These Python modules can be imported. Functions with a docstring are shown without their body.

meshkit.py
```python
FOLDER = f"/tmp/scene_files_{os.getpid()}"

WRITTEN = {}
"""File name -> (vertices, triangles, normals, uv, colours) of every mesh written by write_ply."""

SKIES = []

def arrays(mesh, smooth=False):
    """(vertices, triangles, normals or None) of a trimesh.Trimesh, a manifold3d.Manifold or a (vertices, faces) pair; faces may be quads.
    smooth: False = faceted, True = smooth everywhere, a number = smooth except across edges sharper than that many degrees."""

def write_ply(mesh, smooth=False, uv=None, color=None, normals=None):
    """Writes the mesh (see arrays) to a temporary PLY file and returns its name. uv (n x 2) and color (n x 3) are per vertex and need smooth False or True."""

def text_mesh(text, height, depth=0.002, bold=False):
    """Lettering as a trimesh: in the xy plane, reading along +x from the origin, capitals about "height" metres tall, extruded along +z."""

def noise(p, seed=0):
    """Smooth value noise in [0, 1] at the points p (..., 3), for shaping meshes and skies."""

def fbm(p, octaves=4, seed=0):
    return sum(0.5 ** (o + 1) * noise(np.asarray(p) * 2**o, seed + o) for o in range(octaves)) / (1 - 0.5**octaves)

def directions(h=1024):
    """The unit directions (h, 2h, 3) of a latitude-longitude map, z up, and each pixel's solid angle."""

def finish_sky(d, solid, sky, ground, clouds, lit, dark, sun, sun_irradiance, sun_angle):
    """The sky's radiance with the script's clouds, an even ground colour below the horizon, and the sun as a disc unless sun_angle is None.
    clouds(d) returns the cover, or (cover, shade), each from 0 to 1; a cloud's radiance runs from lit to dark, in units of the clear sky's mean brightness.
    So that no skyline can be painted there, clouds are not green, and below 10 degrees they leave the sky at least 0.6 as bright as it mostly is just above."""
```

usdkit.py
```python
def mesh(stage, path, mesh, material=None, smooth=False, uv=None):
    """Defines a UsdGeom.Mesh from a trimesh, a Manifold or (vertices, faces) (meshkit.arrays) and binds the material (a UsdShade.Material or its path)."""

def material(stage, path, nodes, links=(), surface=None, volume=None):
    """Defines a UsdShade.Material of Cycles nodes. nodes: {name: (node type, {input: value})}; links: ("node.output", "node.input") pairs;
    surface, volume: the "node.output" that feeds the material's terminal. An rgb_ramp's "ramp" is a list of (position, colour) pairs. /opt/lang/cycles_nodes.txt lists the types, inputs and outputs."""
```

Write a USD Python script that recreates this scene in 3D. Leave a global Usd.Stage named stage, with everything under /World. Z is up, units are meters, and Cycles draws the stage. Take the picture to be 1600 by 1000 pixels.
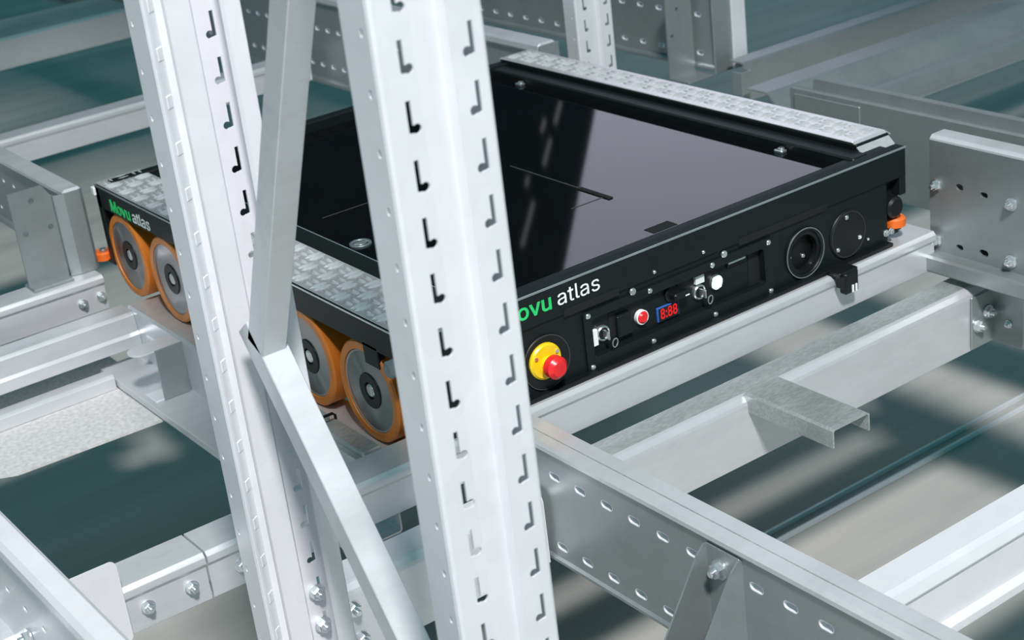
import math
import numpy as np
import trimesh
import shapely.geometry as sg
from shapely import affinity
from shapely.ops import unary_union
from pxr import Gf, Sdf, Usd, UsdGeom, UsdLux, UsdShade
import usdkit
import meshkit

stage = Usd.Stage.CreateInMemory()
UsdGeom.SetStageUpAxis(stage, UsdGeom.Tokens.z)
UsdGeom.SetStageMetersPerUnit(stage, 1.0)
UsdGeom.Xform.Define(stage, '/World')
DZ = 0.8          # the storage level (top of the shuttle = 0 in the drawings below) lies this high above the floor

# ---------------------------------------------------------------- camera, ambient light, lamps, exposure
cam = UsdGeom.Camera.Define(stage, '/World/camera')
R = np.array([[0.79997227, -0.58917027, -0.1136783], [-0.32192188, -0.26153691, -0.90992568], [0.50637009, 0.76451085, -0.39888908]])
C = np.array([-1.01521845, -1.79429778, 0.90667622 + DZ])
m = Gf.Matrix4d(*R[0], 0, *(-R[1]), 0, *(-R[2]), 0, *C, 1)
cam.AddTransformOp().Set(m)
cam.CreateHorizontalApertureAttr(36.0)
cam.CreateVerticalApertureAttr(22.5)
cam.CreateFocalLengthAttr(36.0 * 2565.3 / 1600)
cam.CreateFStopAttr(9.0)
cam.CreateFocusDistanceAttr(2.2)
cam.CreateExposureAttr(-0.1)

dome = UsdLux.DomeLight.Define(stage, '/World/hall_ambience')      # the even, slightly cyan light of a big hall
dome.CreateColorAttr(Gf.Vec3f(0.06, 0.86, 0.95))
dome.CreateIntensityAttr(0.07)


def rect_light(name, at, to, w, h, intensity, color):
    l = UsdLux.RectLight.Define(stage, '/World/' + name)
    at, to = np.array(at, float), np.array(to, float)
    z = (at - to) / np.linalg.norm(at - to)
    x = np.cross([0, 0, 1.0], z)
    x = x / np.linalg.norm(x) if np.linalg.norm(x) > 1e-6 else np.array([1.0, 0, 0])
    y = np.cross(z, x)
    l.AddTransformOp().Set(Gf.Matrix4d(*x, 0, *y, 0, *z, 0, *at, 1))
    l.CreateWidthAttr(w)
    l.CreateHeightAttr(h)
    l.CreateIntensityAttr(intensity)
    l.CreateColorAttr(Gf.Vec3f(*color))
    return l


# daylight through the high hall window behind the photographer
rect_light('window_daylight', (-1.75, -4.2, 5.7 + DZ), (0.3, 0.0, -0.3 + DZ), 0.85, 0.7, 445.0, (1.0, 0.955, 0.955))
rect_light('side_fill', (-7.0, -2.0, 4.0 + DZ), (0.0, 0.0, DZ), 2.5, 2.0, 1.5, (1.0, 0.95, 1.0))  # added fill for faces turned left, not an actual window
# long roof light over the far half of the hall (mirrored in the black lid); its long edge runs along (.674,.739)
sky = UsdLux.RectLight.Define(stage, '/World/roof_light')
d0, d1 = np.array([0.674, 0.739, 0]) / np.hypot(.674, .739), np.array([0.739, -0.674, 0]) / np.hypot(.674, .739)
ctr = np.array([6.6, 8.45, 3.5 + DZ]) + d0 * 0.1 + d1 * 1.25
sky.AddTransformOp().Set(Gf.Matrix4d(*d0, 0, *(-d1), 0, 0, 0, 1, 0, *ctr, 1))
sky.CreateWidthAttr(6.0)
sky.CreateHeightAttr(2.5)
sky.CreateIntensityAttr(1.2)
sky.CreateColorAttr(Gf.Vec3f(0.94, 0.96, 1.14))

# dim strip lights beside it, seen as faint dashes in the lid
for k, (x0_, y0_, x1_, y1_) in enumerate(((8.05, 10.57, 7.55, 10.02), (7.25, 9.69, 6.75, 9.15), (6.15, 8.49, 5.48, 7.76), (7.59, 10.22, 7.33, 9.94), (6.50, 9.03, 6.34, 8.85))):
    sl = UsdLux.RectLight.Define(stage, '/World/strip_light' + (f'_{k:03d}' if k else ''))
    sl.AddTransformOp().Set(Gf.Matrix4d(*d0, 0, *(-d1), 0, 0, 0, 1, 0, (x0_ + x1_) / 2, (y0_ + y1_) / 2, 3.5 + DZ, 1))
    sl.CreateWidthAttr(math.hypot(x1_ - x0_, y1_ - y0_))
    sl.CreateHeightAttr(0.035)
    sl.CreateIntensityAttr(0.35)

# ---------------------------------------------------------------- materials
L = '/World/Looks/'


def metal(name, color, metallic, rough, vary=0.10, scale=60, stretch=(1, 1, 1), bump=0.0, grime=0.0):
    c = np.array(color)
    nodes = {
        "tc": ("geometry", {}),
        "mp": ("mapping", {"scale": stretch}),
        "v": ("voronoi_texture", {"scale": scale, "randomness": 1.0}),
        "n": ("noise_texture", {"scale": 9.0, "detail": 5.0, "roughness": 0.6}),
        "r": ("rgb_ramp", {"ramp": [(0, c * (1 - vary)), (1, np.minimum(c * (1 + vary), 0.98))]}),
        "r2": ("rgb_ramp", {"ramp": [(0.3, (1 - grime,) * 3), (0.65, (1, 1, 1))]}),
        "mx": ("mix", {"mix_type": "multiply", "fac": 1.0}),
        "rr": ("rgb_ramp", {"ramp": [(0.25, (rough * 0.8,) * 3), (0.75, (min(rough * 1.25, 1),) * 3)]}),
        "p": ("principled_bsdf", {"metallic": metallic})}
    links = [("tc.position", "mp.vector"), ("mp.vector", "v.vector"), ("mp.vector", "n.vector"), ("v.color", "r.fac"), ("n.fac", "r2.fac"),
             ("r.color", "mx.color1"), ("r2.color", "mx.color2"), ("mx.color", "p.base_color"), ("n.fac", "rr.fac"), ("rr.color", "p.roughness")]
    if bump:
        nodes["b"] = ("bump", {"strength": bump, "distance": 0.002})
        nodes["n2"] = ("noise_texture", {"scale": scale * 2.0, "detail": 3.0})
        links += [("mp.vector", "n2.vector"), ("n2.fac", "b.height"), ("b.normal", "p.normal")]
    return usdkit.material(stage, L + name, nodes, links, surface="p.BSDF")


def plain(name, color, rough=0.5, metallic=0.0, bump=0.0, vary=0.12, scale=40, **kw):
    c = np.array(color, float)
    nodes = {"tc": ("geometry", {}), "n": ("noise_texture", {"scale": scale, "detail": 4.0}),
             "r": ("rgb_ramp", {"ramp": [(0.3, c * (1 - vary)), (0.7, c * (1 + vary))]}),
             "p": ("principled_bsdf", {"roughness": rough, "metallic": metallic, **kw})}
    links = [("tc.position", "n.vector"), ("n.fac", "r.fac"), ("r.color", "p.base_color")]
    if bump:
        nodes["n2"] = ("noise_texture", {"scale": 900.0, "detail": 2.0})
        nodes["b"] = ("bump", {"strength": bump, "distance": 0.0006})
        links += [("tc.position", "n2.vector"), ("n2.fac", "b.height"), ("b.normal", "p.normal")]
    return usdkit.material(stage, L + name, nodes, links, surface="p.BSDF")


def glow(name, color, strength):
    return usdkit.material(stage, L + name, {"e": ("emission", {"color": color, "strength": strength})}, surface="e.emission")


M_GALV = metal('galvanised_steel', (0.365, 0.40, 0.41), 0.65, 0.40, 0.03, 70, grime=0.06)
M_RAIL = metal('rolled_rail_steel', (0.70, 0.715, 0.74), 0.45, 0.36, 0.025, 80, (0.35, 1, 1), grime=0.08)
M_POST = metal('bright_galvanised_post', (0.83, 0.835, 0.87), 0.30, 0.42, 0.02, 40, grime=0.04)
M_SPANGLE = metal('spangled_galvanised_sheet', (0.50, 0.54, 0.54), 0.55, 0.42, 0.16, 330, (0.35, 1, 1), grime=0.3)
M_BOLT = metal('zinc_bolt', (0.80, 0.83, 0.85), 0.9, 0.22, 0.05, 90)
M_TREAD = metal('tread_plate_aluminium', (0.82, 0.80, 0.815), 0.55, 0.22, 0.04, 90, grime=0.05)
M_BLACK = plain('black_powder_coat', (0.006, 0.0075, 0.008), 0.42, bump=0.2, specular_ior_level=0.35)
M_PANEL = plain('charcoal_front_panel', (0.006, 0.0095, 0.0105), 0.48, bump=0.2, specular_ior_level=0.3)
M_HOLE = plain('dark_recess', (0.004, 0.005, 0.005), 0.7)
M_LID = plain('gloss_black_lid', (0.004, 0.004, 0.005), 0.035, vary=0.1, scale=6)
M_GREYPLASTIC = plain('grey_plastic', (0.20, 0.24, 0.25), 0.45)
M_SEAM = plain('dull_seam', (0.05, 0.05, 0.052), 0.5)
M_ORANGE = plain('orange_polyurethane', (0.68, 0.20, 0.022), 0.36, vary=0.10, scale=25)
M_ORANGE2 = plain('orange_guide_roller', (0.85, 0.16, 0.02), 0.4)
M_GREEN = plain('green_print', (0.02, 0.62, 0.16), 0.5)
M_WHITE = plain('white_print', (0.85, 0.87, 0.87), 0.5)
M_RED = plain('red_button', (0.80, 0.02, 0.025), 0.3)
M_YELLOW = plain('yellow_base', (0.90, 0.62, 0.01), 0.35)
M_BLUE = plain('blue_plastic', (0.03, 0.12, 0.45), 0.4)
M_SILVER = metal('machined_silver', (0.72, 0.74, 0.75), 0.9, 0.25, 0.03, 200)
M_LAMP = glow('green_white_lamp', (0.62, 1.0, 0.80), 5.0)
M_DIGIT = glow('red_digits', (1.0, 0.03, 0.03), 0.9)
M_LIT_PATCH = plain('lit_concrete_patch', (0.58, 0.575, 0.57), 0.8, vary=0.16, scale=120)  # pale colour standing in for lit concrete floor
M_FLOOR = usdkit.material(stage, L + 'hall_concrete', {  # stretched noise puts streaks of shade and reflection into the floor colour
    "tc": ("geometry", {}), "mp": ("mapping", {"scale": (0.35, 4.5, 1)}), "n": ("noise_texture", {"scale": 1.6, "detail": 5.0, "roughness": 0.55}),
    "n2": ("noise_texture", {"scale": 0.9, "detail": 3.0}), "r": ("rgb_ramp", {"ramp": [(0.25, (0.40, 0.40, 0.385)), (0.5, (0.52, 0.505, 0.485)), (0.75, (0.62, 0.595, 0.565))]}),
    "r2": ("rgb_ramp", {"ramp": [(0.3, (0.75, 0.78, 0.77)), (0.7, (1, 1, 1))]}), "mx": ("mix", {"mix_type": "multiply", "fac": 1.0}),
    "p": ("principled_bsdf", {"roughness": 0.5})},
    [("tc.position", "mp.vector"), ("mp.vector", "n.vector"), ("tc.position", "n2.vector"), ("n.fac", "r.fac"), ("n2.fac", "r2.fac"), ("r.color", "mx.color1"), ("r2.color", "mx.color2"), ("mx.color", "p.base_color")], surface="p.BSDF")
M_WALL = plain('dark_cladding', (0.03, 0.035, 0.04), 0.7)
# turned wheel hub: brushed in circles, so its highlight opens into a bow tie
M_HUB = usdkit.material(stage, L + 'turned_steel_hub', {
    "tc": ("texture_coordinate", {}), "x": ("vector_math", {"math_type": "cross_product", "vector2": (1.0, 0.0, 0.0)}), "nz": ("vector_math", {"math_type": "normalize"}),
    "p": ("principled_bsdf", {"metallic": 0.95, "roughness": 0.30, "anisotropic": 0.9, "base_color": (0.36, 0.36, 0.37)})},
    [("tc.object", "x.vector1"), ("x.vector", "nz.vector1"), ("nz.vector", "p.tangent")], surface="p.BSDF")

# ---------------------------------------------------------------- helpers
used, base_of = {}, {}


def fresh(parent, name):
    k = (parent, name)
    used[k] = used.get(k, -1) + 1
    return f'{parent}/{name}' + (f'_{used[k]:03d}' if used[k] else '')


def tag(prim, label=None, cat=None, group=None, kind=None):
    for k, v in (('label', label), ('category', cat), ('group', group), ('kind', kind)):
        if v:
            prim.SetCustomDataByKey(k, v)


def thing(name, label, cat, at, group=None):
    """An Xform at the thing's base; its parts are drawn in drawing coordinates (shuttle top = 0)."""
    p = fresh('/World', name)
    x = UsdGeom.Xform.Define(stage, p)
    x.AddTranslateOp().Set(Gf.Vec3d(at[0], at[1], at[2] + DZ))
    tag(x.GetPrim(), label, cat, group)
    base_of[p] = np.array(at, float)
    return p


def tm(mesh):
    if isinstance(mesh, trimesh.Trimesh):
        return mesh
    v, f, _ = meshkit.arrays(mesh)
    return trimesh.Trimesh(v, f, process=False)


def part(parent, name, mesh, mat, label=None, smooth=35, centre=None):
    """A mesh under a thing or a part. centre: the mesh's own origin (it gets a translate)."""
    if isinstance(mesh, (list, tuple)):
        mesh = trimesh.util.concatenate([tm(x) for x in mesh])
    p = fresh(parent, name)
    b = base_of[parent]
    o = b if centre is None else np.array(centre, float)
    g = usdkit.mesh(stage, p, trimesh.Trimesh(np.array(mesh.vertices) - o, mesh.faces, process=False), mat, smooth=smooth)
    if centre is not None:
        g.AddTranslateOp().Set(Gf.Vec3d(*(o - b)))
    base_of[p] = o
    tag(g.GetPrim(), label)
    return p


def bx(x0, x1, y0, y1, z0, z1, c=0.0012):
    """A box with chamfered edges."""
    lo, hi = np.minimum([x0, y0, z0], [x1, y1, z1]), np.maximum([x0, y0, z0], [x1, y1, z1])
    c = min(c, 0.3 * (hi - lo).min())
    pts = []
    for s in np.ndindex(2, 2, 2):
        k = np.where(s, hi, lo)
        d = np.where(s, -c, c)
        pts += [k + d * [1, 1, 0], k + d * [1, 0, 1], k + d * [0, 1, 1]]
    return trimesh.convex.convex_hull(np.array(pts))


def frame_matrix(o, u, v):
    u, v = np.array(u, float), np.array(v, float)
    u, v = u / np.linalg.norm(u), v / np.linalg.norm(v)
    w = np.cross(u, v)
    t = np.eye(4)
    t[:3, 0], t[:3, 1], t[:3, 2], t[:3, 3] = u, v, w, o
    return t


def slab(poly, thick, o, u, v):
    """A flat shape in the plane (u, v) through o, as thick as said along u x v."""
    polys = list(getattr(poly, 'geoms', [poly]))
    out = []
    for g in polys:
        e = trimesh.creation.extrude_polygon(g, thick, engine='earcut')
        e.apply_transform(frame_matrix(o, u, v))
        out.append(e)
    return trimesh.util.concatenate(out)


def sheet(pts, t, axis, a, b):
    """A bent sheet: a polyline of thickness t drawn across the axis and pushed from a to b along it.
    axis x: pts are (y, z); axis y: pts are (x, z); axis z: pts are (x, y)."""
    line = sg.LineString(pts).buffer(t / 2, cap_style='flat', join_style='round', quad_segs=3)
    if axis == 'x':
        return slab(line, b - a, (a, 0, 0), (0, 1, 0), (0, 0, 1))
    if axis == 'y':
        return slab(line, b - a, (0, b, 0), (1, 0, 0), (0, 0, 1))
    return slab(line, b - a, (0, 0, a), (1, 0, 0), (0, 1, 0))


def rotate_to(mesh, n):
    mesh.apply_transform(trimesh.geometry.align_vectors([0, 0, 1], np.array(n, float) / np.linalg.norm(n)))
    return mesh


def disc(c, n, r, h, seg=32, bevel=0.0):
    """A short cylinder standing on c along n, its outer rim bevelled."""
    b = min(bevel, h * 0.5, r * 0.5)
    m_ = trimesh.creation.revolve([(0, 0), (r, 0), (r, h - b), (r - b, h), (0, h)] if b else [(0, 0), (r, 0), (r, h), (0, h)], sections=seg)
    rotate_to(m_, n)
    m_.apply_translation(c)
    return m_


def ring(c, n, r0, r1, h, seg=36, bevel=0.0):
    b = min(bevel, h * 0.4, (r1 - r0) * 0.4)
    m_ = trimesh.creation.revolve([(r0, 0), (r1, 0), (r1, h - b), (r1 - b, h), (r0 + b, h), (r0, h - b), (r0, 0)], sections=seg)
    rotate_to(m_, n)
    m_.apply_translation(c)
    return m_


def hexbolt(c, n, r=0.009, stub=True):
    n = np.array(n, float)
    c = np.array(c, float)
    out = [disc((0, 0, 0), (0, 0, 1), r * 1.25, r * 0.25, 20), disc((0, 0, r * 0.2), (0, 0, 1), r, r * 0.85, 6, r * 0.15)]
    if stub:
        out.append(disc((0, 0, r), (0, 0, 1), r * 0.5, r * 0.7, 12, r * 0.12))
    m_ = trimesh.util.concatenate(out)
    rotate_to(m_, n)
    m_.apply_translation(c)
    return m_


def roundslot(cx, cy, w, h, ang=0.0):
    r = min(w, h) / 2
    a = sg.LineString([(cx - max(0, w / 2 - r), cy - max(0, h / 2 - r)), (cx + max(0, w / 2 - r), cy + max(0, h / 2 - r))]) if max(w, h) > 2 * r + 1e-6 else sg.Point(cx, cy)
    return affinity.rotate(a.buffer(r, quad_segs=4), ang, origin=(cx, cy))


# ---------------------------------------------------------------- the setting
p = usdkit.mesh(stage, fresh('/World', 'floor'), bx(-14, 20, -12, 22, -0.2, 0.0), M_FLOOR)
tag(p.GetPrim(), 'pale concrete hall floor far below the rails', 'floor', kind='structure')

p = usdkit.mesh(stage, fresh('/World', 'wall_back'), bx(-14, 26, 16.5, 16.8, 0.0, 10.0), M_WALL)
tag(p.GetPrim(), 'dark cladding wall at the far end of the hall', 'wall', kind='structure')

# ---------------------------------------------------------------- rails along x
RAIL = [(0.045, -0.168), (-0.016, -0.168), (-0.0205, -0.173), (-0.0205, -0.181), (-0.016, -0.187), (-0.016, -0.235), (0.02, -0.235)]


def x_rail(label, x0, x1, pts, mat, at_z=-0.25, bolts=(), t=0.004, name='running_rail'):
    y0 = pts[0][0]
    th = thing(name, label, 'rail', ((x0 + x1) / 2, y0, min(q[1] for q in pts)))
    part(th, 'rail_profile', sheet(pts, t, 'x', x0, x1), mat, smooth=25)
    for b in bolts:
        part(th, 'bolt', hexbolt(b[0], b[1], b[2] if len(b) > 2 else 0.008), M_BOLT)
    return th


rail_front = x_rail('long bright running rail just below the front panel of the black shuttle', -0.3555, 1.05, RAIL, M_RAIL, bolts=[((-0.31, -0.018, -0.207), (0, -1, 0))])
x_rail('rail piece with two bolts at the lower left, jointed behind the slim rear post', -1.7, -0.3585, RAIL, M_RAIL, bolts=[((-0.445, -0.018, -0.207), (0, -1, 0)), ((-0.383, -0.018, -0.207), (0, -1, 0))])
back = lambda dy: [(y + dy, z) for y, z in RAIL]
x_rail('running rail at the left under the bracket plate, with two bolts by the orange roller', -1.9, -0.035, back(1.08), M_RAIL, bolts=[((-0.083, 1.062, -0.212), (0, -1, 0)), ((-0.045, 1.062, -0.208), (0, -1, 0))])
x_rail('running rail hidden behind the shuttle on its far side', 0.09, 0.90, back(1.08), M_RAIL)
x_rail('grey rail crossing the left background, the lower one of two', -2.6, 1.055, back(2.19), M_RAIL)
x_rail('broad grey rail in the top left corner, the upper one of two', -2.6, 1.055, [(3.62, -0.168), (3.34, -0.168), (3.33, -0.175), (3.33, -0.26), (3.36, -0.26)], M_RAIL)
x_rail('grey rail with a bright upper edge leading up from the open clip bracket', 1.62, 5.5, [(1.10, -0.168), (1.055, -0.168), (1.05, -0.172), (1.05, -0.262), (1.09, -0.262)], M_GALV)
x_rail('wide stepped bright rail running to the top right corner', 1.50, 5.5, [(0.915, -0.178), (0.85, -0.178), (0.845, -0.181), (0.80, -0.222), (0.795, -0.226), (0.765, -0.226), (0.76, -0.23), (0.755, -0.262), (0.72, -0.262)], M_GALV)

CROSS = [(-0.045, -0.252), (-0.093, -0.252), (-0.097, -0.2535), (-0.1035, -0.260), (-0.105, -0.265), (-0.105, -0.362), (-0.075, -0.362)]
x3 = x_rail('wide cross rail with a mottled top flange below and right of the shuttle', 0.178, 1.09, CROSS, M_RAIL)
part(x3, 'flange_skin', bx(0.178, 1.088, -0.0925, -0.046, -0.2499, -0.2488, 0.0003), M_SPANGLE, 'mottled galvanised top skin')
x_rail('pale rail stub with a bolted end behind the lower brace', -0.27, 0.117, CROSS, M_POST, bolts=[((-0.206, -0.107, -0.285), (0, -1, 0), 0.010), ((-0.20, -0.107, -0.335), (0, -1, 0), 0.010)])
x_rail('very bright rail at the lower right behind the slotted beam', 0.178, 1.6, [(-0.575, -0.25), (-0.617, -0.25), (-0.622, -0.256), (-0.628, -0.268), (-0.622, -0.276), (-0.622, -0.336), (-0.632, -0.342), (-0.632, -0.352), (-0.60, -0.352)], M_POST)

# ---------------------------------------------------------------- beams along y


def slotted_beam(name, label, xf, xb, z0, z1, y0, y1, rows, pitch, phase, slot=(0.025, 0.013), cap=0.022, inset=0.010, mat=M_GALV, n_max=60):
    """A box beam whose web (towards -x) has rows of slots."""
    th = thing(name, label, 'beam', ((xf + xb) / 2, y0, z0))
    poly = sg.box(y0, z0 + cap * 0.4, y1, z1 - cap * 0.4)
    holes = []
    for r, ph in rows:
        k = 0
        y = phase + ph
        while y < y1 - 0.02 and k < n_max:
            if y > y0 + 0.02:
                holes.append(roundslot(y, r, *slot))
            y += pitch
            k += 1
    poly = poly.difference(unary_union(holes))
    # plane (u=-y, v=z) has normal u x v = -x: drawn mirrored in y
    flip = lambda g_: affinity.scale(g_, -1, 1, origin=(0, 0))
    part(th, 'slotted_web', slab(flip(poly), 0.005, (xf + inset + 0.005, 0, 0), (0, -1, 0), (0, 0, 1)), mat, smooth=False)
    col = unary_union([h_.buffer(0.0004).difference(h_.buffer(-0.0011)) for h_ in holes])
    c_ = part(th, 'lit_slot_rims', slab(flip(col), 0.0135, (xf + inset + 0.0137, 0, 0), (0, -1, 0), (0, 0, 1)), M_POST, 'added pale rims standing in for light on the slot walls', smooth=False)  # added collars: light on the slot walls is put into their colour
    stage.GetPrimAtPath(c_).SetCustomDataByKey('kind', 'stuff')
    part(th, 'top_flange', bx(xf, xb, y0, y1, z1 - cap, z1, 0.006), M_RAIL if mat is M_GALV else mat, smooth=False)  # paler steel than the web: light on the top put into the colour
    part(th, 'bottom_flange', bx(xf, xb, y0, y1, z0, z0 + cap * 0.7, 0.004), mat, smooth=False)
    return th


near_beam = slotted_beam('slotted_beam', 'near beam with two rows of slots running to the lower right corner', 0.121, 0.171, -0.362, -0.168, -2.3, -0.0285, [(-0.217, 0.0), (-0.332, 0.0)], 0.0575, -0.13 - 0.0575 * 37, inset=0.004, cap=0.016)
part(near_beam, 'top_groove', bx(0.1405, 0.1425, -2.3, -0.03, -0.1684, -0.1676, 0.0002), M_SPANGLE)

# gusset bracket bolted under the near beam
g = thing('gusset_bracket', 'tapered steel gusset bracket with one bolt on the near slotted beam', 'bracket', (0.06, -0.48, -0.45))
part(g, 'back_plate', bx(0.122, 0.127, -0.507, -0.446, -0.45, -0.186), M_GALV)
for yy in (-0.507, -0.446):
    tri = sg.Polygon([(0.126, -0.187), (0.118, -0.187), (0.106, -0.198), (0.04, -0.30), (-0.03, -0.43), (-0.03, -0.45), (0.126, -0.45)])
    part(g, 'side_plate', slab(tri, 0.003, (0, yy, 0), (1, 0, 0), (0, 0, 1)), M_GALV, smooth=False)
part(g, 'bolt', hexbolt((0.122, -0.472, -0.215), (-1, 0, 0), 0.011), M_BOLT)

# right-hand lane beam end with bolts
rb = thing('bolted_beam', 'tall flat beam end with four bolts at the right edge beside the shuttle', 'beam', (1.08, -0.8, -0.235))
web = sg.box(-1.8, -0.205, -0.002, -0.006)
hole = [roundslot(-0.066, -0.079, 0.016, 0.012), roundslot(-0.117, -0.082, 0.016, 0.010), roundslot(-0.066, -0.188, 0.015, 0.010), roundslot(-0.117, -0.186, 0.019, 0.012)]
web = affinity.scale(web.difference(unary_union(hole)), -1, 1, origin=(0, 0))
part(rb, 'web', slab(web, 0.005, (1.0645, 0, 0), (0, -1, 0), (0, 0, 1)), M_GALV, smooth=False)
part(rb, 'top_flange', sheet([(1.062, -0.012), (1.063, -0.004), (1.068, 0.0), (1.098, 0.0), (1.104, -0.004), (1.104, -0.02)], 0.004, 'y', -1.8, -0.002), M_RAIL, smooth=25)  # paler than the web, its colour standing in for light on the lip
part(rb, 'back_web', bx(1.099, 1.103, -1.8, -0.004, -0.225, -0.004), M_GALV)
part(rb, 'bottom_ledge', [bx(1.03, 1.104, -1.8, 0.03, -0.236, -0.205, 0.004)], M_GALV, smooth=False)
for y, z in ((-0.016, -0.085), (-0.016, -0.186), (-0.174, -0.085), (-0.174, -0.186)):
    part(rb, 'bolt', hexbolt((1.0592, y, z), (-1, 0, 0), 0.009), M_BOLT)

hb = thing('hanger_bracket', 'small angle bracket with two hex bolts under the bolted beam at the right edge', 'bracket', (1.09, -0.14, -0.36))
part(hb, 'bolted_leg', bx(1.035, 1.094, -0.1115, -0.108, -0.36, -0.262), M_GALV)
part(hb, 'side_leg', bx(1.091, 1.095, -0.175, -0.1085, -0.36, -0.238), M_GALV)
for x, z in ((1.05, -0.318), (1.075, -0.300)):
    part(hb, 'bolt', hexbolt((x, -0.112, z), (0, -1, 0), 0.010), M_BOLT)
part(hb, 'bolt', hexbolt((1.0905, -0.145, -0.32), (-1, 0, 0), 0.006), M_BOLT)

# short inverted channel lying across the cross rail
st = thing('channel_stub', 'short mottled inverted channel sticking out from the wide cross rail', 'channel', (0.554, -0.18, -0.272))
part(st, 'channel', sheet([(0.517, -0.276), (0.517, -0.249), (0.521, -0.2465), (0.588, -0.2465), (0.592, -0.249), (0.592, -0.276)], 0.003, 'y', -0.285, -0.099), M_SPANGLE, smooth=25)

# beam at the lower left corner, nearest the photographer
bl = slotted_beam('slotted_beam', 'nearest beam cutting across the lower left corner of the picture', -0.622, -0.588, -0.24, 0.0, -1.6, 0.35, [(-0.09, 0.0), (-0.19, 0.0)], 0.058, -1.55, slot=(0.014, 0.009), cap=0.024, mat=M_POST)
for y, z in ((0.028, -0.132), (-0.092, -0.132), (0.10, -0.215)):
    part(bl, 'bolt', hexbolt((-0.613, y, z), (-1, 0, 0), 0.009), M_BOLT)
bp = thing('bracket_plate', 'upright round-cornered plate between the lower left beam and the two-bolt rail', 'plate', (-0.53, 0.0, -0.165))
part(bp, 'plate', slab(sg.box(-0.585, -0.235, -0.476, -0.118).buffer(-0.008).buffer(0.008), 0.004, (0, -0.028, 0), (1, 0, 0), (0, 0, 1)), M_POST, smooth=False)

# left lane beam behind the shuttle's left corner
lb = slotted_beam('slotted_beam', 'beam at the left edge ending beside the left corner of the shuttle', -0.060, -0.022, -0.165, 0.0, 1.10, 4.2, [(-0.06, 0.0), (-0.13, 0.0)], 0.058, 1.36, slot=(0.014, 0.009), cap=0.016)
part(lb, 'end_plate', sheet([(-0.082, 1.128), (-0.078, 1.103), (-0.06, 1.097), (-0.03, 1.097), (-0.024, 1.103), (-0.022, 1.13)], 0.004, 'z', -0.165, -0.004), M_GALV, smooth=25)
pl_ = thing('bracket_plate', 'square bracket plate with three holes standing at the left edge', 'plate', (-0.12, 1.10, -0.16))
hp = sg.Polygon([(-0.163, -0.16), (-0.163, 0.024), (-0.098, 0.024), (-0.084, 0.0), (-0.084, -0.16)]).difference(unary_union([sg.Point(-0.122, 0.0).buffer(0.0055), sg.Point(-0.146, -0.058).buffer(0.0055), sg.Point(-0.097, -0.058).buffer(0.0055)]))
part(pl_, 'plate', slab(hp, 0.004, (0, 1.102, 0), (1, 0, 0), (0, 0, 1)), M_GALV, smooth=False)
part(pl_, 'foot', bx(-0.163, -0.084, 1.075, 1.125, -0.166, -0.160), M_GALV)

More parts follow.
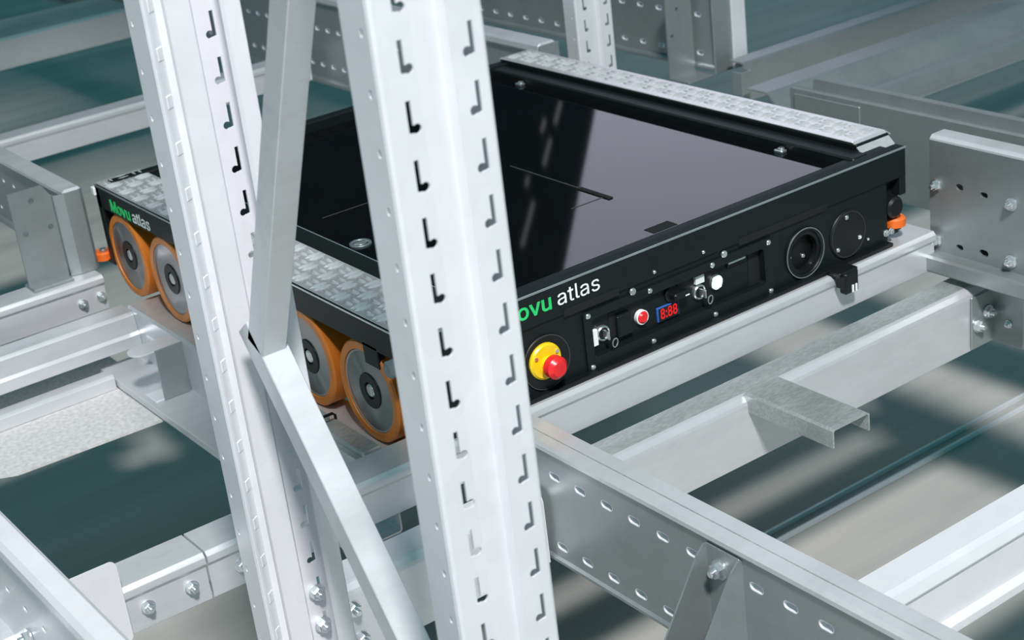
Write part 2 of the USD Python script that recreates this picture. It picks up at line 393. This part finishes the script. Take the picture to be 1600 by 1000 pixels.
# long beam behind the shuttle, its slots in two rows
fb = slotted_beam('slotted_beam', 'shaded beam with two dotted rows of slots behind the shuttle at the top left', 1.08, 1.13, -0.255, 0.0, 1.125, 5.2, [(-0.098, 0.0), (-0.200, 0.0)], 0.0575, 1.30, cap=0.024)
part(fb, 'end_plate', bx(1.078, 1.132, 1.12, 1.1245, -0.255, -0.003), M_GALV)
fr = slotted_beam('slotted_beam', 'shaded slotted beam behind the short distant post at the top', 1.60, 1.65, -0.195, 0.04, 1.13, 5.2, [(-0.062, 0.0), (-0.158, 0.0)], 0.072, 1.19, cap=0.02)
part(fr, 'end_flange', bx(1.655, 1.70, 1.118, 1.124, -0.20, 0.04), M_POST, 'bright end flange')
part(fr, 'end_plate', bx(1.598, 1.656, 1.124, 1.1295, -0.20, 0.04), M_GALV)
bq = thing('bracket_plate', 'bracket plate with small holes standing behind the far tread plate', 'plate', (1.55, 1.20, -0.2))
hp = sg.box(1.515, -0.2, 1.597, 0.03).difference(unary_union([sg.Point(1.551, -0.037).buffer(0.005), sg.Point(1.531, -0.099).buffer(0.005)]))
part(bq, 'plate', slab(hp, 0.004, (0, 1.202, 0), (1, 0, 0), (0, 0, 1)), M_GALV, smooth=False)
part(bq, 'foot', bx(1.515, 1.597, 1.13, 1.202, -0.206, -0.2), M_GALV)
ob = thing('clip_bracket', 'small open clip bracket at the end of the bright-edged rail near the top', 'bracket', (1.60, 1.08, -0.21))
part(ob, 'clip', sheet([(1.585, 1.05), (1.585, 1.02), (1.615, 1.02), (1.615, 1.05)], 0.004, 'z', -0.232, -0.178), M_GALV, smooth=25)

# open channel on the right behind the shuttle
oc = thing('open_channel', 'open-topped channel beam running from behind the shuttle to the right edge', 'channel', (1.425, 0.0, -0.3))
part(oc, 'channel', sheet([(1.393, -0.300), (1.385, -0.296), (1.385, -0.104), (1.389, -0.101), (1.397, -0.103), (1.40, -0.125), (1.452, -0.125), (1.456, -0.103), (1.464, -0.100), (1.469, -0.104), (1.469, -0.26)], 0.003, 'y', -0.5, 0.655), M_GALV, smooth=25)
part(oc, 'splice_plate', bx(1.379, 1.3835, 0.455, 0.64, -0.285, -0.112), M_GALV)

# track beam under the wheels
tb = thing('track_beam', 'flat-topped wheel track beam with a wide shelf below the orange wheels', 'beam', (0.0, 0.5, -0.31))
part(tb, 'track', sheet([(0.045, -0.26), (0.045, -0.212), (0.042, -0.209), (-0.027, -0.209), (-0.03, -0.213), (-0.03, -0.307), (-0.033, -0.31), (-0.108, -0.31), (-0.108, -0.322)], 0.003, 'y', 0.05, 0.975), M_RAIL, smooth=25)
cb = thing('z_bracket', 'folded bracket with a rounded white tab on the track beam at the left', 'bracket', (-0.06, 0.82, -0.3))
tab = sg.box(-0.100, 0.745, -0.032, 0.79).union(sg.Point(-0.100, 0.7675).buffer(0.0225))
part(cb, 'tab', slab(affinity.translate(tab, 0, 0), 0.003, (0, 0, -0.215), (1, 0, 0), (0, 1, 0)), M_POST, 'rounded bright tab', smooth=False)
part(cb, 'web', bx(-0.084, -0.032, 0.742, 0.745, -0.308, -0.212), M_GALV)
part(cb, 'foot', bx(-0.10, -0.05, 0.745, 0.79, -0.3085, -0.3055), M_POST)
part(cb, 'strut', bx(-0.036, -0.031, 0.79, 0.90, -0.27, -0.245), M_POST)
part(cb, 'bolt', hexbolt((-0.037, 0.88, -0.262), (-1, 0, 0), 0.009), M_BOLT)
for i, (y0, y1, lab) in enumerate(((0.105, 0.235, 'thick flat steel bar end lying before the near orange wheel'), (0.255, 0.60, 'longer flat steel bar partly hidden by the lower brace'))):
    fbar = thing('flat_bar', lab, 'bar', (-0.02, (y0 + y1) / 2, -0.208))
    part(fbar, 'bar', [bx(-0.044, -0.012, y0, y1, -0.2075, -0.1955, 0.002), bx(-0.052, -0.012, y0 + 0.002, y1, -0.2079, -0.2052)], M_SPANGLE)
loop = thing('cable_loop', 'thin black cable tie looped over the flat bars by the near wheel', 'cable tie', (-0.03, 0.245, -0.2))
arc = [(-0.054, -0.205), (-0.054, -0.195), (-0.048, -0.191), (-0.012, -0.191), (-0.008, -0.195), (-0.008, -0.205)]
part(loop, 'loop', sheet(arc, 0.003, 'y', 0.243, 0.247), M_BLACK)

# stepped rail meeting the track beam from the left
x_rail('stepped rail with a dark slot meeting the track beam from the left', -2.0, -0.032, [(1.0, -0.215), (0.955, -0.215), (0.950, -0.220), (0.945, -0.250), (0.94, -0.256), (0.94, -0.275), (0.97, -0.275)], M_RAIL)
x_rail('narrow edge strip just below the stepped rail at the left edge', -2.0, -0.112, [(0.93, -0.30), (0.905, -0.30), (0.90, -0.304), (0.90, -0.325)], M_RAIL)
lit_patch = thing('lit_floor_patch', 'added pale sheet under the rails standing in for a lit patch of floor at the left', 'patch_sheet', (-0.3, 0.9, -0.332))  # added sheet standing in for a lit patch of the floor below
part(lit_patch, 'patch_sheet', slab(sg.Polygon([(-0.37, 0.722), (-0.06, 0.712), (-0.06, 1.15), (-0.75, 1.15), (-0.75, 0.98), (-0.40, 0.95), (-0.35, 0.90), (-0.37, 0.84), (-0.44, 0.76)]), 0.005, (0, 0, -0.331), (1, 0, 0), (0, 1, 0)), M_LIT_PATCH, smooth=False)

# ---------------------------------------------------------------- rack frames


def upright(parent, x0, y, s, z0, z1, mat, phase=0.527, W=0.108, D=0.045, bumps=False, lab=None):
    """A perforated rack post. Its face lies in the plane y and its depth runs along s * y."""
    t = 0.0022
    nk = int((z1 - z0) / 0.05)
    ks = [phase + 0.05 * k for k in range(-60, 60) if z0 + 0.03 < phase + 0.05 * k < z1 - 0.05]
    out = []

    def strip(u0, u1, side):
        P = sg.box(u0, z0, u1, z1)
        hs = []
        for z in ks:
            cu, su = (0.030, 0.0243) if side < 0 else (0.087, 0.0927)
            hs.append(sg.Point(cu, z).buffer(0.0043, quad_segs=4))
            hs.append(sg.box(su - 0.0023, z - 0.003, su + 0.0023, z + 0.0245))
            hs.append(sg.box(min(cu, su), z - 0.0035, max(cu, su), z + 0.0035))
        return P.difference(unary_union(hs))
    for u0, u1, side in ((0.004, 0.037, -1), (0.071, W - 0.004, 1)):
        P = strip(u0, u1, side)
        o = (x0, y + (t if s > 0 else 0), 0)
        out.append(slab(P, t, o, (1, 0, 0), (0, 0, 1)))
    q = lambda pts: [(x0 + u, y + s * v) for u, v in pts]
    h = t / 2
    corner = [(h, 0.005), (0.0013 + h * .5, 0.0018 + h * .5), (0.005, h)]
    out.append(sheet(q(corner), t, 'z', z0, z1))
    out.append(sheet(q([(W - a, b) for a, b in corner]), t, 'z', z0, z1))
    out.append(sheet(q([(0.036, h), (0.041, 0.009), (0.067, 0.009), (0.072, h)]), t, 'z', z0, z1))
    sides = []
    for xs in (0, W - t):
        P = sg.box(0.004, z0, D, z1)
        P = P.difference(unary_union([roundslot(0.0145, z + 0.034, 0.004, 0.0075) for z in ks]))
        if s < 0:
            P = affinity.scale(P, -1, 1, origin=(0, 0))
        # plane (y, z) has normal +x
        sides.append(slab(P, t, (x0 + xs, y, 0), (0, 1, 0), (0, 0, 1)))
    out += sides
    for pts in ([(h, D - 0.001), (0.002, D + h), (0.005, D), (0.017, D - 0.008), (0.024, D - 0.004)], [(W - h, D - 0.001), (W - 0.002, D + h), (W - 0.005, D), (W - 0.017, D - 0.002), (W - 0.020, D - 0.006)]):
        out.append(sheet(q(pts), t, 'z', z0, z1))
    if bumps:
        for z in ks:
            e = bx(0.0, 0.010, -0.0012, 0.0012, z - 0.004, z + 0.010, 0.0008)
            e.apply_transform(trimesh.transformations.rotation_matrix(s * -0.588, [0, 0, 1]))
            e.apply_translation([x0 + 0.007, y + s * (D - 0.0005), 0])
            out.append(e)
    return part(parent, 'upright_post', out, mat, lab, smooth=30)


def brace(parent, a, b, w, d, x0, mat):
    """A channel brace in the frame's plane, from (y, z) a to b."""
    a, b = np.array(a, float), np.array(b, float)
    u = (b - a) / np.linalg.norm(b - a)
    n = np.array([-u[1], u[0]])
    prof = sg.box(0, -d / 2, w, d / 2).difference(sg.box(0.012, -d / 2 + 0.003, w + 0.01, d / 2 - 0.003)).buffer(-0.001, join_style='mitre').buffer(0.001, join_style='bevel')
    e = trimesh.creation.extrude_polygon(prof, np.linalg.norm(b - a), engine='earcut')
    t = np.eye(4)
    t[:3, 0], t[:3, 1], t[:3, 2] = (1, 0, 0), (0, n[0], n[1]), (0, u[0], u[1])
    if np.linalg.det(t) < 0:
        t[:3, 1] *= -1
    t[:3, 3] = (x0, a[0], a[1])
    e.apply_transform(t)
    return part(parent, 'diagonal_brace', e, mat, smooth=False)


fm = thing('rack_frame', 'tall keyhole-punched rack frame with crossing braces in the foreground', 'rack frame', (-0.331, -0.45, -DZ))
upright(fm, -0.385, -0.695, 1, -DZ, 1.25, M_POST, lab='broad bright front post')
upright(fm, -0.385, -0.205, -1, -DZ, 1.25, M_POST, bumps=True, lab='rear post seen from its open side')
brace(fm, (-0.285, 0.205), (-0.655, 0.965), 0.030, 0.032, -0.35, M_RAIL)
brace(fm, (-0.262, 0.222), (-0.66, -0.305), 0.034, 0.030, -0.35, M_RAIL)
for z in (-0.168, -0.215):
    part(fm, 'bolt', hexbolt((-0.298, -0.2075, z), (0, -1, 0), 0.009), M_BOLT)
for yy in (-0.69, -0.20):
    part(fm, 'foot_plate', bx(-0.42, -0.24, yy - 0.075, yy + 0.075, -DZ, -DZ + 0.006), M_GALV)
fm2 = thing('rack_frame', 'distant keyhole-punched post rising behind the far tread plate', 'rack frame', (1.30, 1.2, -DZ))
upright(fm2, 1.248, 1.20, 1, -DZ, 0.10, M_POST)
part(fm2, 'foot_plate', bx(1.21, 1.39, 1.13, 1.28, -DZ, -DZ + 0.006), M_GALV)

# ---------------------------------------------------------------- the shuttle
sh = thing('pallet_shuttle', 'black pallet shuttle with orange wheels standing on the rails', 'shuttle robot', (0.5, 0.54, -0.207))
# chassis
part(sh, 'chassis', [bx(0.09, 0.94, 0.02, 1.075, -0.163, -0.022), bx(0.0, 0.10, 1.075, 1.095, -0.163, -0.006), bx(0.0, 0.10, 0.016, 0.024, -0.163, -0.006), bx(0.94, 1.0, 0.016, 0.024, -0.16, -0.05), bx(0.93, 1.02, 1.06, 1.09, -0.163, -0.01)], M_BLACK)
pan = sg.box(0.0, -0.1645, 0.955, -0.050)
cut = [sg.Point(0.757, -0.115).buffer(0.040, quad_segs=10)]
win = sg.Polygon([(0.312, -0.0775), (0.665, -0.0775), (0.667, -0.140), (0.312, -0.140)]).buffer(-0.006).buffer(0.006)
part(sh, 'front_panel', slab(pan.difference(unary_union(cut + [win])), 0.010, (0, 0.011, 0), (1, 0, 0), (0, 0, 1)), M_PANEL, smooth=False)
part(sh, 'front_band', [bx(0.0, 1.0, -0.003, 0.020, -0.053, 0.0, 0.002), bx(0.985, 1.0, -0.002, 0.02, -0.085, -0.045)], M_PANEL, smooth=False)
part(sh, 'top_edge_strip', bx(0.0, 1.0, -0.0036, -0.0022, -0.0035, 0.0002, 0.0004), M_GREYPLASTIC, 'lighter strip along the top edge')  # lighter grey strip along the band's top edge
part(sh, 'control_frame', slab(sg.box(0.297, -0.162, 0.685, -0.0635).buffer(-0.004).buffer(0.004).difference(win), 0.0035, (0, 0.001, 0), (1, 0, 0), (0, 0, 1)), M_PANEL, smooth=False)
part(sh, 'shade_strip', bx(0.0, 0.955, -0.0125, 0.001, -0.1645, -0.1585), M_BLACK)  # black strip standing in for the shadow between panel and rail
part(sh, 'control_back', bx(0.305, 0.675, 0.0095, 0.014, -0.150, -0.070), M_PANEL)
N = (0, -1, 0)
for x, z, r in ((0.306, -0.070, .0045), (0.306, -0.154, .0045), (0.394, -0.060, .006), (0.427, -0.070, .0045), (0.438, -0.0425, .003), (0.538, -0.0425, .003), (0.581, -0.060, .006), (0.555, -0.070, .0045), (0.676, -0.155, .0045), (0.555, -0.154, .0045), (0.426, -0.154, .0045), (0.676, -0.071, .0045)):
    part(sh, 'screw', disc((x, -0.001 if z < -0.055 else -0.002, z), N, r, 0.0035, 14, 0.001), M_BOLT)
for x0, x1 in ((0.612, 0.808), (0.262, 0.367)):
    part(sh, 'vent_slot', slab(sg.box(x0, -0.056, x1, -0.044).buffer(-0.003).buffer(0.003), 0.001, (0, -0.0028, 0), (1, 0, 0), (0, 0, 1)), M_HOLE)
# emergency stop
es = part(sh, 'emergency_stop', disc((0.224, 0.0012, -0.115), N, 0.0435, 0.003, 48, 0.001), M_BLACK, 'round black plate with the yellow and red emergency stop')
part(es, 'rim', ring((0.224, -0.0016, -0.115), N, 0.0415, 0.0428, 0.0006, 48), M_SEAM)
part(es, 'yellow_base', disc((0.220, -0.001, -0.111), N, 0.0285, 0.007, 40, 0.003), M_YELLOW, 'yellow round base')
part(es, 'button_neck', disc((0.222, -0.008, -0.114), N, 0.0125, 0.012, 28, 0.002), M_YELLOW)
part(es, 'button', disc((0.222, -0.018, -0.115), N, 0.0175, 0.018, 32, 0.006), M_RED, 'red mushroom button')
for a in (60, 180, 300):
    part(es, 'screw', disc((0.220 + 0.022 * math.sin(math.radians(a)), -0.0078, -0.111 + 0.022 * math.cos(math.radians(a))), N, 0.003, 0.002, 10), M_BOLT)
# wheel covers
wc = part(sh, 'wheel_cover', [ring((0.757, 0.001, -0.115), N, 0.037, 0.043, 0.004, 48, 0.0015), ring((0.757, 0.011, -0.115), N, 0.030, 0.041, 0.010, 48)], M_BLACK, 'cupped round cover with three screws')
part(wc, 'cup', disc((0.757, 0.022, -0.115), N, 0.036, 0.006, 40), M_BLACK)
part(wc, 'rim', ring((0.757, -0.0028, -0.115), N, 0.0415, 0.0427, 0.0008, 48), M_GREYPLASTIC, 'thin lighter rim')
for x, z in ((0.751, -0.090), (0.737, -0.122), (0.768, -0.128)):
    part(wc, 'screw', disc((x, 0.0162, z), N, 0.0038, 0.003, 14, 0.001), M_BOLT)
wc2 = part(sh, 'wheel_cover', disc((0.859, 0.0012, -0.115), N, 0.043, 0.003, 48, 0.0015), M_BLACK, 'flat round cover with three screws')
part(wc2, 'groove', ring((0.859, -0.0016, -0.115), N, 0.0385, 0.0395, 0.0006, 48), M_SEAM)
for x, z in ((0.855, -0.084), (0.884, -0.128), (0.832, -0.135), (0.904, -0.138)):
    part(wc2, 'screw', disc((x, -0.001, z), N, 0.004 if x < .9 else .0025, 0.003, 14, 0.001), M_BOLT)
# things in the control window
ks1 = part(sh, 'key_switch', [ring((0.337, 0.011, -0.111), N, 0.0085, 0.0125, 0.008, 32, 0.002)], M_SILVER, 'silver key switch at the left of the controls')
part(ks1, 'barrel', disc((0.337, 0.012, -0.111), N, 0.0088, 0.008, 24), M_BLACK)
part(ks1, 'key', [bx(0.3355, 0.3385, -0.010, 0.006, -0.118, -0.104), ring((0.347, -0.008, -0.126), (0.3, -1, 0), 0.006, 0.0075, 0.0012, 20)], M_SILVER)
part(ks1, 'label_plate', bx(0.316, 0.326, 0.004, 0.0185, -0.126, -0.100, 0.0005), M_WHITE)
part(sh, 'socket_cover', bx(0.364, 0.393, 0.002, 0.021, -0.129, -0.093, 0.002), M_PANEL, 'square flap beside the red button')
part(sh, 'socket_hole', bx(0.352, 0.364, 0.0086, 0.0098, -0.125, -0.085), M_HOLE)
rbn = part(sh, 'push_button', ring((0.413, 0.012, -0.111), N, 0.0095, 0.0118, 0.010, 32, 0.001), M_WHITE, 'round push button with a white ring')
part(rbn, 'button_cap', disc((0.413, 0.012, -0.111), N, 0.0095, 0.013, 28, 0.003), M_RED, 'red cap')
dis = part(sh, 'display', bx(0.445, 0.489, 0.006, 0.021, -0.133, -0.109, 0.001), M_BLUE, 'small display with red digits')
part(dis, 'screen', bx(0.447, 0.487, 0.0052, 0.0062, -0.1315, -0.1105, 0.0002), M_HOLE)
dg = meshkit.text_mesh('8:88', 0.014, 0.0006, bold=True)
s_ = 0.034 / np.ptp(dg.vertices[:, 0])
dg.apply_scale([s_, 1.15, 1])
dg.apply_translation([-dg.vertices[:, 0].min(), -dg.vertices[:, 1].min(), 0])
dg.apply_transform(frame_matrix((0.450, 0.0050, -0.1285), (1, 0, 0), (0, 0, 1)))
part(dis, 'digits', dg, M_DIGIT, 'glowing red digits')
kn = part(sh, 'rotary_knob', disc((0.478, 0.018, -0.094), N, 0.015, 0.014, 28, 0.002), M_BLACK, 'black rotary knob with pointer')
part(kn, 'grip', bx(0.470, 0.500, -0.010, 0.006, -0.103, -0.090, 0.003), M_BLACK)
part(kn, 'pointer', bx(0.490, 0.4985, -0.0108, -0.0098, -0.0985, -0.0965, 0.0003), M_WHITE)
ks2 = part(sh, 'key_switch', ring((0.532, 0.011, -0.110), N, 0.0085, 0.0125, 0.008, 32, 0.002), M_SILVER, 'silver key switch beside the lit lamp')
part(ks2, 'barrel', disc((0.532, 0.012, -0.110), N, 0.0088, 0.008, 24), M_BLACK)
part(ks2, 'key', [bx(0.5305, 0.5335, -0.010, 0.006, -0.117, -0.103), ring((0.541, -0.008, -0.122), (0.3, -1, 0), 0.006, 0.0075, 0.0012, 20)], M_SILVER)
part(ks2, 'label_plate', bx(0.525, 0.543, 0.004, 0.0185, -0.096, -0.082, 0.0005), M_WHITE)
lp = part(sh, 'pilot_lamp', ring((0.569, 0.012, -0.106), N, 0.0105, 0.0125, 0.008, 32, 0.001), M_SILVER, 'round lit pilot lamp')
part(lp, 'lens', disc((0.569, 0.012, -0.106), N, 0.0105, 0.010, 28, 0.003), M_LAMP, 'white-green glowing lens')
us = part(sh, 'data_port', bx(0.594, 0.636, 0.0060, 0.012, -0.091, -0.078, 0.001), M_BLACK)
part(us, 'port_lid', [bx(0.596, 0.632, 0.0045, 0.0065, -0.085, -0.0815, 0.0005)], M_WHITE)
part(us, 'port_frame', [bx(0.604, 0.636, 0.0045, 0.0065, -0.081, -0.0785, 0.0005)], M_BLUE)
part(sh, 'cable_opening', bx(0.640, 0.663, 0.0084, 0.0098, -0.139, -0.079), M_HOLE)


def lettering(parent, words, o, u, v, width, height, mats, names):
    x = 0.0
    meshes = []
    for w, bold in words:
        g_ = meshkit.text_mesh(w, 1.0, 0.02, bold=bold)
        g_.apply_translation([x - g_.vertices[:, 0].min(), 0, 0])
        x = g_.vertices[:, 0].max() + 0.42
        meshes.append(g_)
    total = x - 0.42
    for g_, mt, nm in zip(meshes, mats, names):
        g_.apply_scale([width / total, height, 0.03])
        g_.apply_transform(frame_matrix(o, u, v))
        part(parent, nm, g_, mt, smooth=False)


lettering(sh, [('Movu', True), ('atlas', False)], (0.150, -0.0028, -0.0345), (1, 0, 0), (0, 0, 1), 0.183, 0.0235, (M_GREEN, M_WHITE), ('lettering', 'lettering'))
# lid and rims
part(sh, 'deck_lid', bx(0.137, 0.897, 0.028, 1.05, -0.026, -0.016, 0.001), M_LID, 'glossy black lid')
part(sh, 'rim', bx(0.097, 0.135, 0.02, 1.06, -0.03, -0.001, 0.002), M_BLACK)
part(sh, 'rim', bx(0.899, 0.936, 0.02, 1.06, -0.03, 0.0, 0.003), M_BLACK)
part(sh, 'rim', bx(0.02, 1.0, 1.052, 1.078, -0.03, 0.004, 0.003), M_BLACK)
part(sh, 'rim', bx(0.02, 0.985, 0.016, 0.041, -0.03, -0.004, 0.002), M_BLACK)
part(sh, 'rim_edge', bx(0.1335, 0.1352, 0.05, 1.04, -0.0018, -0.0005, 0.0003), M_GREYPLASTIC, 'thin light edge of the near rim')
part(sh, 'lid_seam', [bx(0.5605, 0.5625, 0.262, 0.53, -0.0165, -0.0148, 0.0004), bx(0.49, 0.5615, 0.2605, 0.2625, -0.0165, -0.0152, 0.0004)], M_SEAM)
part(sh, 'lid_seam', bx(0.20, 0.34, 0.583, 0.5845, -0.0165, -0.0154, 0.0004), M_SEAM)
part(sh, 'lid_strap', bx(0.556, 0.566, 0.245, 0.33, -0.0165, -0.0138, 0.0008), M_HOLE, 'dull black strap on the lid')
part(sh, 'lid_label', bx(0.500, 0.549, 0.066, 0.090, -0.0165, -0.0152, 0.0003), M_HOLE, 'small matt black plate')
la = part(sh, 'lid_latch', ring((0.177, 0.42, -0.016), (0, 0, 1), 0.013, 0.0185, 0.003, 32, 0.001), M_SILVER, 'oval silver latch')
part(la, 'latch_core', [disc((0.177, 0.42, -0.016), (0, 0, 1), 0.010, 0.003, 20, 0.001), bx(0.164, 0.190, 0.417, 0.423, -0.016, -0.0125)], M_SILVER)
for y in (0.182, 0.942):
    part(sh, 'rim_clip', [bx(0.884, 0.897, y - 0.010, y + 0.010, -0.0165, -0.011), disc((0.8925, y, -0.012), (0, 0, 1), 0.006, 0.004, 16, 0.001)], M_SILVER)


# tread plates with raised bars
def tread(x0, x1, y0, y1, z, dropx0, dropx1, dropy0):
    v, f = [], []
    out = [bx(x0, x1, y0, y1, z - 0.003, z, 0.0008)]
    # sloped near end
    drop = sg.Polygon([(y0 + 0.001, z - 0.003), (y0 + 0.001, z), (y0 - 0.022, z - 0.020), (y0 - 0.024, z - 0.023)])
    out.append(slab(drop, x1 - x0 - 0.002, (x0 + 0.001, 0, 0), (0, 1, 0), (0, 0, 1)))
    if dropx1:
        out.append(slab(sg.Polygon([(x1 - 0.001, z), (x1 - 0.001, z - 0.003), (x1 + 0.012, z - 0.012), (x1 + 0.0135, z - 0.010)]), y1 - y0, (0, y1, 0), (1, 0, 0), (0, 0, 1)))
    L_, w_, h_ = 0.0160, 0.0042, 0.0032
    pts = [(-L_, 0, 0), (L_, 0, 0), (0, w_, 0), (0, -w_, 0), (-L_ * .6, w_ * .75, 0), (L_ * .6, w_ * .75, 0), (-L_ * .6, -w_ * .75, 0), (L_ * .6, -w_ * .75, 0), (-L_ * .6, 0, h_ * .8), (L_ * .6, 0, h_ * .8), (0, 0, h_), (0, w_ * .45, h_ * .85), (0, -w_ * .45, h_ * .85)]
    lens0 = trimesh.convex.convex_hull(np.array(pts))
    step = 0.0295
    nx = int((x1 - x0 + 0.004) / step)
    ny = int((y1 - y0 - 0.004) / step)
    ox = x0 + (x1 - x0 - (nx - 1) * step) / 2
    oy = y0 + (y1 - y0 - (ny - 1) * step) / 2
    for i in range(nx):
        for j in range(ny):
            along_x = (i + j) % 2
            for k in (-0.0062, 0.0062):
                q = lens0.copy()
                if not along_x:
                    q.vertices = q.vertices[:, [1, 0, 2]] * [-1, 1, 1]
                q.apply_translation([ox + i * step + (0 if along_x else k), oy + j * step + (k if along_x else 0), z - 0.0001])
                out.append(q)
    return out


part(sh, 'tread_plate', tread(0.002, 0.095, 0.045, 1.090, 0.002, 0, 0, 1), M_TREAD, 'near raised-bar tread plate', smooth=False)
part(sh, 'tread_plate', tread(0.938, 1.018, 0.058, 1.075, 0.012, 0, 1, 1), M_TREAD, 'far raised-bar tread plate', smooth=False)
part(sh, 'tread_support', bx(0.938, 1.018, 0.05, 1.075, -0.05, 0.008), M_BLACK)
part(sh, 'tread_support', bx(0.004, 0.097, 0.03, 1.088, -0.03, -0.002), M_BLACK)
# wheel side
part(sh, 'side_band', [bx(0.0, 0.006, 0.036, 1.09, -0.046, -0.002, 0.001), bx(0.0, 0.012, 0.095, 0.135, -0.075, -0.04)], M_PANEL, smooth=False)
part(sh, 'band_edge', bx(-0.0008, 0.0008, 0.036, 1.09, -0.0045, -0.0015, 0.0003), M_SILVER, 'bright upper edge of the side band')
part(sh, 'corner_tag', bx(-0.004, 0.004, 1.091, 1.104, -0.024, -0.008), M_WHITE)
lettering(sh, [('Movu', True), ('atlas', False)], (-0.0005, 1.028, -0.0405), (0, -1, 0), (0, 0, 1), 0.172, 0.022, (M_GREEN, M_WHITE), ('lettering', 'lettering'))


def wheel(cx, cy, s):
    """A wheel on the side s (-1: near side): tyre, turned hub, dark bore, axle end."""
    c = (cx, cy, -0.1255)
    Rw, w = 0.081, 0.062
    n = (s, 0, 0)
    prof = [(0.066, 0), (0.078, 0), (0.081, 0.003), (0.081, w - 0.003), (0.078, w), (0.0665, w), (0.066, w - 0.003), (0.066, 0)]
    ty = trimesh.creation.revolve(prof, sections=72)
    rotate_to(ty, n)
    ty.apply_translation((cx - s * w, cy, c[2]))
    wp = part(sh, 'wheel', ty, M_ORANGE, 'orange-tyred steel wheel' if s < 0 else None, centre=c)
    hb_ = trimesh.creation.revolve([(0.0, 0.004), (0.024, 0.004), (0.024, w - 0.012), (0.026, w - 0.004), (0.062, w - 0.004), (0.0655, w - 0.002), (0.0655, 0.004), (0.0, 0.004)], sections=72)
    rotate_to(hb_, n)
    hb_.apply_translation((cx - s * w, cy, c[2]))
    part(wp, 'hub', hb_, M_HUB, 'turned steel hub', centre=c)
    o = np.array(c)
    part(wp, 'bore', [ring(o + np.array(n) * -0.0045, n, 0.013, 0.0285, 0.0025, 36, 0.001)], M_BLACK)
    part(wp, 'axle_end', [disc(o + np.array(n) * -0.016, n, 0.0125, 0.013, 28, 0.003), bx(*sorted((cx - s * 0.004, cx - s * 0.0022)), cy - 0.004, cy + 0.004, c[2] - 0.008, c[2] + 0.008)], M_SILVER)


for y in (0.144, 0.325, 0.819, 1.002):
    wheel(0.002, y, -1)
for y in (0.144, 0.325, 0.819, 1.002):
    wheel(1.0, y, 1)
part(sh, 'sensor', disc((0.03, 0.028, -0.045), (-1, 0, 0), 0.013, 0.055, 24, 0.003), M_GREYPLASTIC, 'grey cylindrical sensor')
part(sh, 'corner_plate', bx(0.0, 0.005, 0.0, 0.032, -0.163, -0.055), M_PANEL)
for c in ((0.985, 0.012, -0.133), (0.0, 1.125, -0.152)):
    gr = part(sh, 'guide_roller', [ring((c[0], c[1], c[2] - 0.008), (0, 0, 1), 0.008, 0.019, 0.016, 32, 0.003)], M_ORANGE2, 'small orange guide roller')
    part(gr, 'axle', disc((c[0], c[1], c[2] - 0.010), (0, 0, 1), 0.0078, 0.022, 16, 0.002), M_SILVER)
part(sh, 'roller_bracket', bx(0.0, 0.02, 1.095, 1.13, -0.163, -0.158), M_BLACK)
part(sh, 'roller_bracket', bx(0.955, 0.995, 0.005, 0.03, -0.150, -0.144), M_BLACK)
part(sh, 'bumper', disc((0.974, 0.016, -0.103), N, 0.019, 0.020, 28, 0.004), M_BLACK, 'round rubber bumper')
for x in (0.951, 0.963):
    part(sh, 'bolt', hexbolt((x, 0.001, -0.143), N, 0.005, False), M_BOLT)
cl = part(sh, 'rail_sensor', [bx(0.795, 0.838, -0.040, 0.0, -0.1640, -0.156), bx(0.800, 0.803, -0.045, -0.025, -0.185, -0.158), bx(0.806, 0.838, -0.042, -0.026, -0.198, -0.160, 0.003)], M_BLACK, 'black sensor clip hanging over the rail')
part(cl, 'contact', [bx(0.820, 0.824, -0.0435, -0.0415, -0.196, -0.183, 0.0003), bx(0.828, 0.832, -0.0435, -0.0415, -0.196, -0.183, 0.0003)], M_WHITE)

# ---------------------------------------------------------------- lower level, out of focus
for y, lab in ((0.237, 'thin pale strip on the floor at the lower right, the farther of a pair'), (0.203, 'thin pale strip on the floor at the lower right, the nearer of a pair')):
    lo = thing('floor_strip', lab, 'strip', (2.2, y, -DZ))
    part(lo, 'strip', bx(0.75, 4.0, y - 0.003, y + 0.003, -DZ, -DZ + 0.012), M_POST)

# added rails out of view, shading the far part of the hall in stripes
for y, x0 in ((-0.75, 0.65), (-0.42, 0.65), (-0.05, 0.65), (0.32, 0.0), (0.70, -3.5), (1.10, 0.0), (1.50, -3.5), (1.90, 0.0), (2.30, -3.5), (2.70, 0.0)):
    ur = thing('shade_rail', 'added unseen cross rail that shades the far part of the hall', 'rail', ((x0 + 5.5) / 2, y, 1.82), 'added shade rails')
    part(ur, 'rail_profile', sheet([(y, 1.82), (y, 1.94), (y + 0.003, 1.943), (y + 0.16, 1.943), (y + 0.163, 1.94), (y + 0.163, 1.82)], 0.004, 'x', x0, 5.5), M_RAIL, smooth=25)
